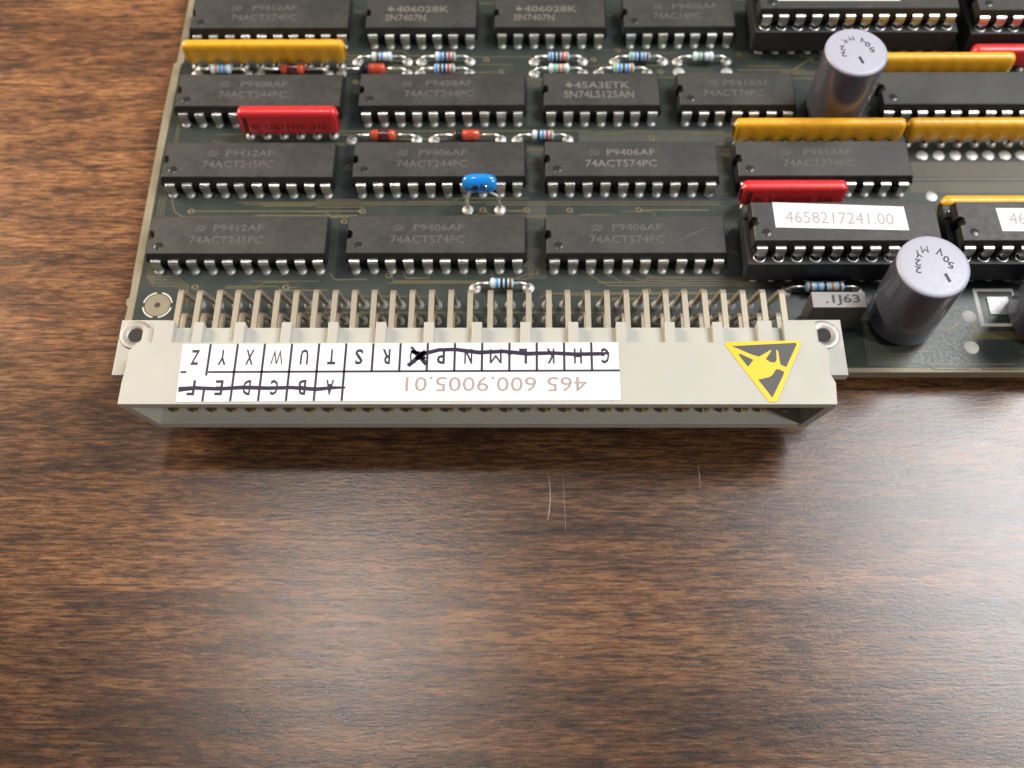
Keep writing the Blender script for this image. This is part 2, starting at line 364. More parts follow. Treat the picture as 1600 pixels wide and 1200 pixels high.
# vias and flat solder dots
mb = MB(); mb.lathe([(.22, .02), (.27, .05), (.44, .05), (.5, .015)], 'trace', 16, cap=False); mb.lathe([(0, .022), (.25, .022)], 'via_hole', 12, cap=False); via = mb.mesh('via')
for x, y in [(3.04, 10.2), (28.1, 10.2), (25.57, 8.37), (25.5, 18.23), (45.72, 10.38), (52.08, 10.36), (58.33, 10.3), (68.4, 10.34), (70.99, 23.6), (62.65, 39.33), (25.29, 34.84), (25.63, 32.76), (48.11, 36.86), (45.75, 39.39), (73.11, 36.77), (66.57, 41.33), (85.76, 40.32), (96.8, 39.4), (53.23, -.34), (5.39, -2.84), (18.21, -2.85), (68.97, -3.53), (71.56, -3.53), (74.06, -3.53), (76.57, -3.54), (32.5, -.9)]:
    obj('via', via, board, (x, y, 0))
def blob(r, h, mat='solder', seed=0):
    mb = MB(); rnd = random.Random(seed)
    mb.lathe([(r * 1.08, 0), (r * 1.0, h * .25), (r * .8, h * .6), (r * .5, h * .88), (0.001, h)], mat, 14, cap=False)
    mb.v = [(x + rnd.uniform(-.04, .04) * r, y + rnd.uniform(-.04, .04) * r, z) for x, y, z in mb.v]; return mb.mesh('solder_joint')
BL = [blob(.80, .32, seed=i) for i in range(4)]; BLS = [blob(.86, .16, seed=i + 9) for i in range(3)]
for x, y in [(111.2 + 2.47 * i, 20.2) for i in range(12)] + [(111.3, 12.7), (75.99, 36.7), (83.49, 36.7)]: obj('solder_joint', random.choice(BLS), board, (x, y, 0), (0, 0, random.uniform(0, 6)))
mb = MB(); mb.lathe([(1.0, 0), (.95, .05), (0.001, .07)], 'silk', 20, cap=False); pad = mb.mesh('solder_pad')
for x, y in [(113.0, -7.7), (112.4, -12.5)]: obj('solder_pad', pad, board, (x, y, 0))

# ------------------------------------------------------------------ dual in line chips
P = 2.54
def outline(x0, x1, y0, y1, ny, nr, ins):
    """rectangle with the index notch in its left end"""
    pts = [(x0 + ins, y0 + ins), (x1 - ins, y0 + ins), (x1 - ins, y1 - ins), (x0 + ins, y1 - ins)]
    for i in range(9):
        a = math.pi / 2 - math.pi * i / 8; pts.append((x0 + ins + nr * math.cos(a), ny + nr * math.sin(a)))
    return pts
def chip_body(n, top, lo, mid, texts, logo=None, dimple=True, wide=7.62, seed=0, notch_r=.75):
    mb = MB(); L = P * (n // 2 - 1); x0, x1 = -1.35, L + 1.35; y0, y1 = .35, wide - .35; ny = wide / 2
    rings = [(lo, .30), (mid, 0), (mid + .2, .0), (top - .10, .27), (top, .38)]
    vs = []; nn = 13
    for z, ins in rings: vs += [(x, y, z) for x, y in outline(x0, x1, y0, y1, ny, notch_r, ins)]
    fs = [tuple(range(nn))[::-1], tuple(range(4 * nn, 5 * nn))]
    for j in range(4):
        for i in range(nn): k = (i + 1) % nn; fs.append((j * nn + i, j * nn + k, j * nn + nn + k, j * nn + nn + i))
    mb.add(vs, fs, 'chip_plastic')
    if dimple: mb.lathe([(.66, top - .01), (.56, top + .03), (.28, top + .052), (.001, top + .058)], 'chip_gloss', 16, (.55, 1.95), cap=False)
    z = top + .012
    for st, x, y, h, wd, mat in texts: mb.text(st, x, y, z, h, mat, wd, bold=.014)
    if logo == 'wave':
        x, y = logo_xy[0], logo_xy[1]
        for dy in (0, .62): mb.line([(x + .1, y + dy), (x + .62, y + .5 + dy), (x + .98, y + .12 + dy), (x + 1.5, y + .62 + dy)], .17, z, 'chip_print')
    if logo == 'state':
        x, y = 2.05, 4.05
        mb.poly([(x, y + .6), (x + .35, y + .62), (x + .4, y + 1.15), (x + .75, y + 1.1), (x + .8, y + .75), (x + 1.25, y + .68), (x + 1.2, y + .3), (x + .85, y + .2), (x + .72, y - .12), (x + .5, y + .2), (x + .3, y + .22)], z, 'chip_print_bright')
    return mb
logo_xy = (5.3, 4.35)
def ns(l1, l2, mat='chip_print', dx=0, w2=10.4):
    return [(l1, 7.9 + dx, 4.45, 1.15, 7.0, mat), (l2, 4.7 + dx, 2.35, 1.3, w2, mat)]
def ti(l1, l2, w2, w1=8.4):
    return [(l1, 3.5, 3.95, 1.35, w1, 'chip_print_bright'), (l2, 1.9, 2.1, 1.4, w2, 'chip_print_bright')]
# one pin: shoulder, blade, solder foot, tail through the board
mb = MB(); pts = [(.9, 2.03), (.16, 2.05), (.02, 2.02), (-.07, 1.93), (-.11, 1.8), (-.12, .85), (-.12, .35), (-.12, .15)]
mb.sweep(pts, [1.42, 1.42, 1.42, 1.42, 1.42, 1.36, 1.22, .9], .26, 'tin')
mb.sweep([(-.09, .60), (-.09, -3.2)], [.55, .5], .25, 'tin_dull')
mb.lathe([(.70, 0), (.66, .10), (.55, .20), (.40, .28), (.2, .33)], 'solder', 14, (0, -.10), cap=False); PIN = mb.mesh('pin')
mb = MB(); mb.sweep([(.9, 1.75), (.25, 1.76), (.08, 1.72), (-.03, 1.60), (-.07, 1.4), (-.09, .55)], [1.42] * 5 + [1.1], .26, 'tin'); mb.sweep([(-.09, .6), (-.09, -3.2)], [.55, .5], .25, 'tin_dull')
mb.lathe([(.78, 0), (.62, .3), (.3, .6)], 'solder', 10, (0, -.09), cap=False); PINB = mb.mesh('pin')
YR = [0, 13.27, 26.57, 42.34]
def place_chip(mb, x, y, n, label, top_level=False, pin=PIN, pinb=PINB, wide=7.62, skip=()):
    o = obj('integrated_circuit', mb, board, (x + random.uniform(-.08, .08), y + random.uniform(-.06, .06), 0), (0, 0, R(random.uniform(-.3, .3))), label=label)
    for i in range(n // 2):
        obj('pin', pin, o, (P * i + random.uniform(-.05, .05), random.uniform(-.03, .03), random.uniform(-.03, .03)), (random.uniform(-.02, .02), random.uniform(-.03, .03), random.uniform(-.03, .03))); obj('pin', pinb, o, (P * i, wide, 0), (0, 0, math.pi))
    return o
def dip(idx, row, n, texts, label, logo='wave', dimple=True):
    return place_chip(chip_body(n, 3.25, .5, 1.75, texts, logo, dimple), P * idx, YR[row], n, label)
dip(0, 0, 20, ns('P9412AF', '74ACT245PC'), '20-pin chip printed 74ACT245PC next to the connector pins')
dip(11, 0, 20, ns('P9406AF', '74ACT574PC', dx=.3), '20-pin chip printed 74ACT574PC behind the small blue resistor')
c574 = dip(22, 0, 20, ns('P9406AF', '74ACT574PC', dx=.3), '20-pin chip printed 74ACT574PC with a thin scratch across its top')
mb = MB(); mb.line([(17.1, 2.6), (19.6, 3.9), (21.6, 5.0)], [.03, .09, .03], 3.268, 'chip_print_bright'); obj('scratch', mb, c574)
dip(0, 1, 20, ns('P9412AF', '74ACT245PC'), '20-pin chip printed 74ACT245PC in front of the red resistor network')
dip(11, 1, 20, ns('P9406AF', '74ACT244PC', dx=.5), '20-pin chip printed 74ACT244PC with the blue capacitor leaning over it')
dip(22, 1, 20, ns('P9406AF', '74ACT574PC', 'chip_print_bright'), '20-pin chip printed 74ACT574PC clear of other parts')
dip(33, 1, 20, ns('P9413AF', '74ACT374PC', dx=.8), '20-pin chip printed 74ACT374PC between yellow and red resistor networks')
dip(0, 2, 20, ns('P9408AF', '74ACT244PC', dx=.6), '20-pin chip partly behind the red resistor network')
dip(11, 2, 20, ns('P9408AF', '74ACT244PC', dx=1.0), '20-pin chip with worn print behind two red diodes')
dip(22, 2, 14, ti('45A3ETK', 'SN74LS125AN', 10.6), '14-pin chip with bright print SN74LS125AN', 'state', False)
logo_xy = (3.3, 4.35)
dip(30, 2, 14, ns('P9418AF', '74ACT74PC', dx=-2.2, w2=9.2), '14-pin chip printed 74ACT74PC beside the tall capacitor')
logo_xy = (5.3, 4.35)
dip(42, 2, 24, [], 'long unmarked chip behind the yellow networks', None)
dip(0, 3, 20, ns('P9412AF', '74ACT374PC', dx=.6), '20-pin chip behind the left yellow resistor network')
dip(11, 3, 14, ti('406028K', 'SN7407N', 6.4), '14-pin chip printed SN7407N', 'state', False)
dip(19, 3, 14, ti('406028K', 'SN7407N', 6.4), '14-pin chip printed SN7407N', 'state', False)
logo_xy = (3.6, 4.35)
dip(27, 3, 14, ns('P9406AF', '74AC14PC', dx=-1.2, w2=7.6), '14-pin chip printed 74AC14PC')

# ------------------------------------------------------------------ sockets and the chips plugged into them
mb = MB(); mb.lathe([(.86, 4.2), (.86, 5.0), (.80, 5.06), (.66, 5.06), (.60, 4.9), (.5, 4.3)], 'tin', 18, cap=False); mb.lathe([(0, 4.32), (.55, 4.32)], 'gold', 14, cap=False)
mb.lathe([(.3, 1.2), (.3, -3.2)], 'tin_dull', 8); mb.lathe([(.8, 0), (.6, .3), (.3, .6)], 'solder', 12, cap=False); CUP = mb.mesh('contact')
mb = MB(); mb.sweep([(.9, 6.95), (.25, 6.97), (.08, 6.93), (-.03, 6.80), (-.06, 6.6), (-.06, 5.75), (-.04, 5.5)], [1.42] * 6 + [1.0], .26, 'tin'); mb.sweep([(-.04, 5.55), (0, 4.35)], [.55, .5], .25, 'tin_dull'); SPIN = mb.mesh('pin')
def socketed(x, y, n, label, slabel, sticker=None):
    L = P * (n // 2 - 1); sk = MB()
    for a, b_ in ((-1.15, 1.1), (6.5, 8.75)): sk.box(-1.6, L + 1.6, a, b_, .9, 4.98, 'socket_plastic', .12)
    for xx in (-1.6, L / 2 - 1, L - .2): sk.box(xx + .005, xx + 1.795, 1.05, 6.55, .92, 4.7, 'socket_plastic', .1)
    s_ = obj('chip_socket', sk, board, (x, y, 0), label=slabel)
    for i in range(n // 2):
        obj('contact', CUP, s_, (P * i, 0, 0)); obj('contact', CUP, s_, (P * i, 7.62, 0))
    body = chip_body(n, 8.05, 5.35, 6.65, [], None, True)
    c_ = obj('integrated_circuit', body, None, (x, y, 0), label=label, category='chip', group='chips plugged into sockets')
    for i in range(n // 2):
        obj('pin', SPIN, c_, (P * i, 0, 0)); obj('pin', SPIN, c_, (P * i, 7.62, 0), (0, 0, math.pi))
    if sticker: obj('sticker', sticker, c_, label='white paper sticker')
    return c_
mb = MB(); q = [(1.85, 2.75), (19.75, 2.25), (19.6, 6.15), (1.8, 6.9)]; mb.poly(q, 8.06, 'paper', .05)
mb.text('4658217241.00', 3.3, 3.55, 8.118, 2.0, 'label_print', 14.6, rot=R(-1.6))
socketed(83.82, -1.2, 20, 'socketed chip with a white sticker reading 4658217241.00', 'black chip socket with round contacts behind the film capacitor', mb)
mb = MB(); mb.poly([(4.3, 2.1), (21, 1.9), (21, 5.7), (4.1, 5.9)], 8.06, 'paper', .05); mb.text('4658217', 5.6, 3.2, 8.118, 2.0, 'label_print', 8.0)
socketed(111.76, -1.2, 20, 'socketed chip with a plain white sticker beside a silver capacitor top', 'black chip socket behind the tinned square pad', mb)
mb = MB(); mb.poly([(1.6, 2.2), (20.2, 2.1), (20.2, 6.4), (1.6, 6.5)], 8.06, 'paper', .05)
socketed(88.9, 41.2, 24, 'socketed 24-pin chip with a white sticker behind the tall capacitor', 'black 24-pin chip socket behind the tall capacitor', mb)
socketed(121.92, 40.8, 24, 'bare socketed chip behind the red resistor network', 'black chip socket behind the red resistor network')

# ------------------------------------------------------------------ resistor networks
def network(x, y, n, mat, label, h=(.95, 5.2), th=2.0, lean=0.0, scallop=.5, txt=None, x0=None, pinm='tin_dull'):
    L = P * (n - 1); mb = MB(); e = 1.22; nx = (n - 1) * 8 + 9; nt_ = 20; vs = []; fs = []
    for i in range(nx):
        xx = -e + (L + 2 * e) * i / (nx - 1)
        de = min(xx + e, L + e - xx); k = min(1, de / .9); k = math.sqrt(max(0, 1 - (1 - k) ** 2))
        zb = h[0] + scallop * (.5 - .5 * math.cos(2 * math.pi * xx / P)) + (1 - k) * .8; zt = h[1] - (1 - k) * .9
        hz = (zt - zb) / 2; zc = (zt + zb) / 2; hy = th / 2 * (.25 + .75 * k)
        for j in range(nt_):
            a = 2 * math.pi * j / nt_; ca, sa = math.cos(a), math.sin(a)
            p = .45 if mat == 'network_red' else .62
            yy = hy * math.copysign(abs(ca) ** p, ca); zz = zc + hz * math.copysign(abs(sa) ** (.45 if mat == 'network_red' else .75), sa)
            if mat == 'network_yellow': yy *= 1 + .10 * math.cos(2 * math.pi * xx / P) * (1 - (zz - zb) / (zt - zb))
            vs.append((xx, yy + lean * (zz - h[0]), zz))
    for i in range(nx - 1):
        for j in range(nt_): k2 = (j + 1) % nt_; fs.append((i * nt_ + j, i * nt_ + k2, i * nt_ + nt_ + k2, i * nt_ + nt_ + j))
    fs += [tuple(range(nt_)), tuple(range((nx - 1) * nt_, nx * nt_))[::-1]]
    mb.add(vs, fs, mat, True)
    if txt:
        zc = (h[0] + h[1]) / 2
        T = Matrix.Translation((0, -th / 2 - .035 + lean * (zc - h[0]), zc)) @ Matrix.Rotation(math.pi / 2 - math.atan(lean), 4, 'X')
        mb.add([(-.25, -1.5, 0), (.35, -1.5, 0), (.35, 1.35, 0), (-.25, 1.35, 0)], [(0, 1, 2, 3)], 'red_print', T=T)
        mb.text(txt, .9, -.85, 0, 1.15, 'red_print', L - 1.6, T=T)
    o = obj('resistor_network', mb, board, (x, y, 0), label=label)
    for i in range(n): obj('pin', NPIN, o, (P * i, -.0, 0))
    return o
mb = MB(); mb.box(-.28, .28, -.13, .13, -3.2, 1.6, 'tin_dull'); mb.lathe([(.74, 0), (.68, .15), (.5, .34), (.3, .46)], 'solder', 12, (0, -.15), cap=False); NPIN = mb.mesh('pin')
network(0, 38.2, 10, 'network_yellow', 'yellow resistor network along the left board edge')
network(83.82, 22.5, 10, 'network_yellow', 'yellow resistor network in front of the tall capacitor')
network(109.22, 22.5, 12, 'network_yellow', 'yellow resistor network above a row of solder dots')
network(102.4, 35.2, 10, 'network_yellow', 'yellow resistor network starting behind the tall capacitor')
network(111.76, 8.6, 10, 'network_yellow', 'yellow resistor network behind a socketed chip', h=(.95, 5.0))
network(10.16, 24.3, 6, 'network_red', 'red resistor network with dark print by the left board edge', th=1.9, lean=.12, scallop=.12, txt='BI  L061S100  330', h=(1.0, 5.3))
network(83.82, 11.0, 6, 'network_red', 'red resistor network behind the chip with the numbered sticker', th=1.9, lean=.02, scallop=.12, txt='BI  L061S102  330', h=(1.0, 5.2))
network(121.6, 37.3, 6, 'network_red', 'red resistor network behind the yellow one near the tall capacitor', th=1.9, scallop=.12, h=(1.0, 4.6))

# ------------------------------------------------------------------ axial resistors and diodes
def leads(o, x0, x1, b0, b1, z, r=.3):
    """two bent leads and two solder joints"""
    for xa, xb, sg in ((x0, b0, 1), (x1, b1, -1)):
        mb = MB(); mb.tube([(xa, 0, -3.2), (xa, 0, .25), (xa + sg * .12, 0, z * .6), (xa + sg * .5, 0, z * .9), (xa + sg * 1.1, 0, z), (xb + sg * .2, 0, z)], r, 'tin', 8)
        obj('lead', mb, o)
        obj('solder_joint', random.choice(BL), o, (xa, 0, 0), (0, 0, random.uniform(0, 6)))
BANDS = {}
def band(mat, r, wd):
    k = (mat, round(r, 2), wd)
    if k not in BANDS:
        mb = MB(); mb.lathe([(r, -wd / 2), (r + .012, -wd / 2 + .03), (r + .012, wd / 2 - .03), (r, wd / 2)], mat, 20, cap=False); BANDS[k] = mb.mesh('band')
    return BANDS[k]
def resistor(x0, x1, y, cols, label=None, blen=3.35, z=1.15, cx=None, r=.72):
    o_x = cx if cx is not None else (x0 + x1) / 2
    prof = []; n = 24
    for i in range(n + 1):
        t_ = i / n; xx = (t_ - .5) * blen
        e = abs(t_ - .5) * 2; rr = r * (.90 + .10 * max(0, min(1, (e - .55) / .18))) if e < .86 else r * math.sqrt(max(.02, 1 - ((e - .86) / .14) ** 2 * .95))
        prof.append((rr, xx))
    mb = MB(); mb.lathe(prof, 'resistor_blue', 20)
    o = obj('resistor', mb, board, (o_x, y, z), (0, math.pi / 2, 0), label=label)
    h_ = obj_helper(o)
    bw = .36
    for k, c_ in enumerate(cols):
        f = (k / (len(cols) - 1) - .5) * .74; e = abs(f) * 2; rr = r * (.90 + .10 * max(0, min(1, (e - .55) / .18))) + .006
        obj('band', band(c_, rr, bw), o, (0, 0, f * blen))
    leads_rot(o, x0 - o_x, x1 - o_x, -blen / 2, blen / 2, z)
    return o
def obj_helper(o): return o
def leads_rot(o, x0, x1, b0, b1, z, r=.25):
    """leads in the part's own frame (its z axis lies along the board's x)"""
    Minv = Matrix.Rotation(-math.pi / 2, 4, 'Y')
    for xa, xb, sg in ((x0, b0, 1), (x1, b1, -1)):
        mb = MB(); mb.tube([(xa, 0, -3.0 - z), (xa, 0, .25 - z), (xa + sg * .10, 0, -.45 * z), (xa + sg * .42, 0, -.14 * z), (xa + sg * 1.0, 0, 0), (xb + sg * .15, 0, 0)], r, 'tin', 8)
        mb.v = [tuple(Minv @ Vector(p)) for p in mb.v]; obj('lead', mb, o)
        p = Minv @ Vector((xa, 0, -z)); obj('solder_joint', random.choice(BL), o, p, (0, -math.pi / 2, 0))
def diode(x0, x1, y, label, dark=False, blen=3.7, z=1.1, r=.8, cx=None):
    o_x = cx if cx is not None else (x0 + x1) / 2; h = blen / 2
    mb = MB(); mb.lathe([(.25, -h), (r * .8, -h + .05), (r, -h + .25), (r * .97, 0), (r, h - .25), (r * .8, h - .05), (.25, h)], 'diode_glass', 20)
    o = obj('diode', mb, board, (o_x, y, z), (0, math.pi / 2, 0), label=label)
    if dark:
        mb = MB(); mb.lathe([(r * .82, -h - .01), (r * 1.012, -h + .22), (r * 1.0, -h + 1.1), (r * .98, -h + 1.15)], 'band_black', 20, cap=False); obj('cathode_band', mb, o)
    else:
        mb = MB(); mb.lathe([(r * .985, -.75), (r * .99, -.6), (r * .99, .75), (r * .985, .9)], 'diode_dark', 20, cap=False); obj('cathode_band', mb, o)
    leads_rot(o, x0 - o_x, x1 - o_x, -h, h, z)
    return o
bw_, bk, br, bn, bgd, bgr, bbl, bo = 'band_white', 'band_black', 'band_red', 'band_brown', 'band_gold', 'band_green', 'band_blue', 'band_orange'
resistor(.25, 8.2, 36.5, [bw_, bo, bbl, bbl, bw_], 'resistor half hidden under the left yellow network', cx=4.3)
resistor(25.45, 33.3, 38.95, [bw_, bn, bbl, bw_, bw_], 'resistor behind the black-banded diode')
resistor(35.5, 43.2, 38.95, [bw_, bbl, bk, br, bgd], None)
resistor(35.4, 43.2, 36.5, [bbl, bk, bk, br, bgd], None)
resistor(53.34, 60.96, 38.9, [bbl, bk, bk, br, bo], None)
resistor(53.34, 60.96, 36.45, [bw_, bgr, bgd, bo, bw_], 'resistor with a green band behind the SN74LS125AN chip')
resistor(66.0, 73.6, 38.85, [bgr, bbl, bk, bbl, bn], None)
resistor(63.4, 71.05, 36.47, [bgr, bbl, bk, bbl, bo], None)
resistor(75.9, 83.6, 38.8, [bw_, bgr, bn, bw_, bw_], 'resistor alone near two empty solder dots')
resistor(50.7, 58.35, 23.3, [bw_, bk, bbl, br, bgd], 'resistor in line with two red diodes')
resistor(44.8, 52.3, -3.0, [bw_, bbl, bk, bk, bn], 'small resistor just behind the connector pins', z=1.3)
resistor(88.2, 98.2, -3.6, [bn, bbl, bk, bo, bn], 'resistor behind the grey film capacitor', z=1.25, cx=93.3, blen=5.5, r=.74)
diode(10.1, 20.9, 36.5, 'red glass diode with a dark middle under the yellow network')
diode(22.95, 33.4, 36.5, 'orange glass diode with a black band behind a worn chip', True)
diode(25.55, 35.5, 23.35, 'red glass diode with a dark middle beside the red network')
diode(38.1, 48.2, 23.35, 'orange glass diode with a black band next to a resistor', True)

# ------------------------------------------------------------------ capacitors
def electrolytic(x, y, D, z1, label, chars, tilt=(0, 0)):
    r = D / 2; mb = MB(); zb = .9
    mb.lathe([(r * .55, zb), (r * .86, zb), (r * .97, zb + .25), (r, zb + .7), (r * .985, zb + 1.9), (r, zb + 2.6), (r, z1 - .9), (r * .985, z1 - .35), (r * .94, z1 - .1), (r * .90, z1 - .02), (r * .885, z1 - .10)], 'cap_sleeve', 56, cap=False)
    mb.lathe([(0.001, zb + .02), (r * .86, zb + .02)], 'cap_rubber', 32, cap=False)
    o = obj('capacitor', mb, board, (x, y, 0), (R(tilt[0]), R(tilt[1]), 0), label=label)
    t = MB(); t.lathe([(r * .985, z1 - .36), (r * .975, z1 - .16), (r * .93, z1 - .03), (r * .86, z1 + .01), (.001, z1 + .01)], 'cap_top', 56, cap=False)
    for ch, ang, rr, rot, hh in chars:
        if ch == '-': t.line([(rr * math.cos(R(ang)) - .1, rr * math.sin(R(ang)) + .7), (rr * math.cos(R(ang)) + .3, rr * math.sin(R(ang)) - .55)], .42, z1 + .02, 'cap_print')
        else: t.text(ch, rr * math.cos(R(ang)), rr * math.sin(R(ang)), z1 + .02, hh, 'cap_print', hh * .8, R(rot), 'c', .0 if ch in 'MK' else .02)
    obj('top', t, o)
    for dx in (-1.9, 1.9):
        mb = MB(); mb.tube([(dx, 0, zb + .1), (dx, 0, -3.2)], .3, 'tin', 8); obj('lead', mb, o); obj('solder_joint', BL[0], o, (dx, 0, 0))
    return o
ch = [('V', 62, 2.3, 160, 1.15), ('0', 28, 1.9, 165, 1.0), ('5', 0, 2.1, 165, 1.0), ('M', 108, 2.5, 185, 1.1), ('Y', 135, 2.4, 190, 1.1), ('2', 168, 2.0, 170, 1.0), ('2', 198, 2.2, 170, 1.0), ('-', -56, 2.3, 0, 1)]
electrolytic(103.2, -8.4, 9.3, 14.0, 'dark purple electrolytic capacitor with a silver top by the film capacitor', ch)
ch2 = [('5', 5, 2.2, 180, .95), ('0', 35, 2.1, 180, .95), ('V', 62, 2.3, 180, .95), ('M', 100, 2.4, 190, .95), ('K', 130, 2.3, 195, .95), ('2', 165, 2.0, 185, .95), ('2', 198, 2.0, 185, .95), ('-', -80, 1.8, 0, 1)]
electrolytic(98.9, 28.2, 9.0, 13.2, 'dark purple electrolytic capacitor with a silver top among the yellow networks', ch2)
electrolytic(122.3, -8.4, 9.3, 12.6, 'electrolytic capacitor beside the tinned square pad', [])
# film capacitor
mb = MB(); mb.box(89.8, 97.0, -9.8, -7.3, .25, 6.0, 'film_box_shaded', .12); mb.poly([(89.88, -9.72), (96.92, -9.72), (96.92, -7.38), (89.88, -7.38)], 6.004, 'film_top'); mb.text('.1J63', 91.6, -9.05, 6.012, 1.25, 'cap_print', 4.6, R(1), bold=.02)
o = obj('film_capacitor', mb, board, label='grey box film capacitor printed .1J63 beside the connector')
for x in (90.9, 95.9):
    mb = MB(); mb.tube([(x, -8.5, .4), (x, -8.5, -3.2)], .25, 'tin', 8); obj('lead', mb, o)
# blue ceramic capacitor
mb = MB(); vs = []; fs = []; nu, nv = 28, 16
for i in range(nu + 1):
    ph = -math.pi / 2 + math.pi * i / nu
    for j in range(nv):
        a = 2 * math.pi * j / nv; cz = math.cos(ph) ** .55 if math.cos(ph) > 0 else 0
        sx = math.copysign(abs(math.sin(ph)) ** .75, math.sin(ph)); vs.append((2.45 * sx, 1.05 * cz * math.cos(a), 1.42 * cz * math.sin(a)))
for i in range(nu):
    for j in range(nv): k = (j + 1) % nv; fs.append((i * nv + j, i * nv + k, i * nv + nv + k, i * nv + nv + j))
mb.add(vs, fs, 'blue_coat', True)
T = Matrix.Translation((-.45, -1.02, .12)) @ Matrix.Rotation(R(82), 4, 'X')
mb.lathe([(0.001, .10), (.40, .10)], 'band_black', 12, (-.1, -.35), cap=False, T=T); mb.text('EG', .65, -.55, .10, .85, 'band_black', 1.0, T=T)
o = obj('ceramic_capacitor', mb, board, (45.35, 11.3, 5.1), (R(-28), 0, 0), label='bright blue ceramic capacitor bent over a chip on two leads')
for xx, pts in ((0, [(43.5, 10.4, -3), (43.5, 10.4, .3), (43.45, 10.5, 2.2), (43.7, 10.9, 2.9), (44.1, 11.2, 3.6), (44.3, 11.2, 4.6)]), (1, [(48.2, 10.4, -3), (48.2, 10.4, .3), (48.1, 10.45, 2.4), (47.7, 10.7, 3.1), (46.6, 11.0, 3.6), (46.4, 11.2, 4.6)])):
    mb = MB(); Mi = (Matrix.Translation((45.35, 11.3, 5.1)) @ Matrix.Rotation(R(-28), 4, 'X')).inverted()
    mb.tube([tuple(Mi @ Vector(p)) for p in pts], .26, 'tin', 8); obj('lead', mb, o)
    p = Mi @ Vector((pts[0][0], 10.4, 0)); obj('solder_joint', BL[xx], o, p, (R(28), 0, 0))
mb = MB(); mb.tube([(.95, -1.1, -.45), (.98, -1.28, -.2), (1.0, -1.15, .25)], .12, 'tin', 6); obj('lead', mb, o)

# ------------------------------------------------------------------ edge connector
CX = 45.9; mb = MB(); cp = 'connector_plastic'
zt = 10.0
# top plate of the shroud, with small steps at both ends
topo = [(1.75, -25.85), (89.85, -25.85), (90.05, -22.9), (89.55, -21.7), (89.75, -18.3), (88.9, -17.2), (2.85, -17.2), (2.05, -18.2), (1.95, -20.8), (1.75, -22.9)]
mb.poly(topo, 9.0, cp, 1.0)
mb.poly([(4.0, -24.75), (88.4, -24.75), (88.4, -16.4), (4.0, -16.4)], .6, cp, 1.35)            # bottom plate
for s_ in (-1, 1):                                                                           # slanting end walls
    a = [(CX + s_ * d, y, z) for d, y, z in ((44.05, -25.8, 9.02), (44.05, -17.3, 9.02), (42.4, -17.3, .62), (42.4, -24.7, .62))]
    b_ = [(CX + s_ * d, y, z) for d, y, z in ((42.9, -25.75, 9.02), (42.9, -17.3, 9.02), (41.2, -17.3, .62), (41.2, -24.7, .62))]
    f = [(0, 1, 2, 3), (7, 6, 5, 4), (0, 4, 5, 1), (1, 5, 6, 2), (2, 6, 7, 3), (3, 7, 4, 0)]
    mb.add(a + b_, f if s_ > 0 else [x[::-1] for x in f], cp)
mb.box(2.8, 89.0, -17.25, -14.5, .3, 8.98, cp, .1)                                            # pin carrier behind the shroud
mb.poly([(7.1, -17.3), (88.9, -17.3), (88.9, -14.52), (7.1, -14.52)], 8.6, cp, .42)
for xx in [10.2, 15.5, 21.44, 27.38, 33.48, 39.57, 45.66, 51.82, 57.9, 63.97, 70.12, 76.18]: mb.box(xx - .65, xx + .65, -17.3, -14.2, 8.4, 9.985, cp, .08)
for x0, x1 in ((81.2, 83.05), (84.5, 88.6), (4.6, 7.1)): mb.box(x0, x1, -17.3, -14.0, 8.4, 9.985, cp, .1)
for s_ in (-1, 1):                                                                           # mounting ears
    xo, xi = CX + s_ * 46.95, CX + s_ * 40.3
    prof = [(-12.1, .02), (-12.1, 6.8), (-20.2, 6.8), (-20.2, 5.6), (-16.4, .02)]
    vs = [(xo, y, z) for y, z in prof] + [(xi, y, z) for y, z in prof]; n = 5
    fs = [tuple(range(n)), tuple(range(n, 2 * n))[::-1]] + [(i, n + i, n + (i + 1) % n, (i + 1) % n) for i in range(n)]
    mb.add(vs, fs if s_ < 0 else [x[::-1] for x in fs], cp)
conn = obj('edge_connector', mb, board, label='long beige edge connector with bent pins riveted to the board edge')
bv = conn.modifiers.new('bevel', 'BEVEL'); bv.width = .00011; bv.segments = 2; bv.limit_method = 'ANGLE'; bv.angle_limit = R(40)
# rivets
mb = MB(); mb.lathe([(2.08, 6.8), (2.08, 6.93), (1.98, 6.99), (1.5, 6.93), (1.1, 6.86), (1.02, 6.80)], 'rivet_metal', 36, cap=False); mb.lathe([(.001, 6.81), (1.05, 6.81)], 'hole_dark', 24, cap=False); RV = mb.mesh('rivet')
for x in (1.15, 90.35): obj('rivet', RV, conn, (x, -14.4, 0))
# contacts: three rows of 32
def contact(z, yb, yf, tip):
    mb = MB(); w_ = .72
    if z > 4:
        mb.sweep([(-14.9, z), (-14.2, z)], [1.0, .95], .55, 'tail_metal')
        mb.sweep([(-14.6, z), (yb - .6, z), (yb - .22, z - .06), (yb + .02, z - .30), (yb + .14, z - .7)], [w_, w_, w_, w_, w_], .52, 'tail_metal')
        mb.sweep([(yb + .10, z - .55), (yf - .05, .4), (yf, 0), (yf, -3.78)], [w_, .6, .55, .5], .5, 'tail_metal')
        mb.lathe([(.78, 0), (.72, .2), (.6, .5), (.42, .85), (.3, 1.1)], 'solder', 12, (0, yf - .02), cap=False)
    else: mb.sweep([(-14.6, z), (yb, z), (yf, 0), (yf, -3.78)], [w_] * 4, .5, 'tail_metal')
    mb.sweep([(-17.4, z), (tip + .5, z)], [.6, .6], .6, 'gold'); mb.sweep([(tip + .5, z), (tip, z)], [.6, .5], .5, 'gold')
    return mb.mesh('contact_pin')
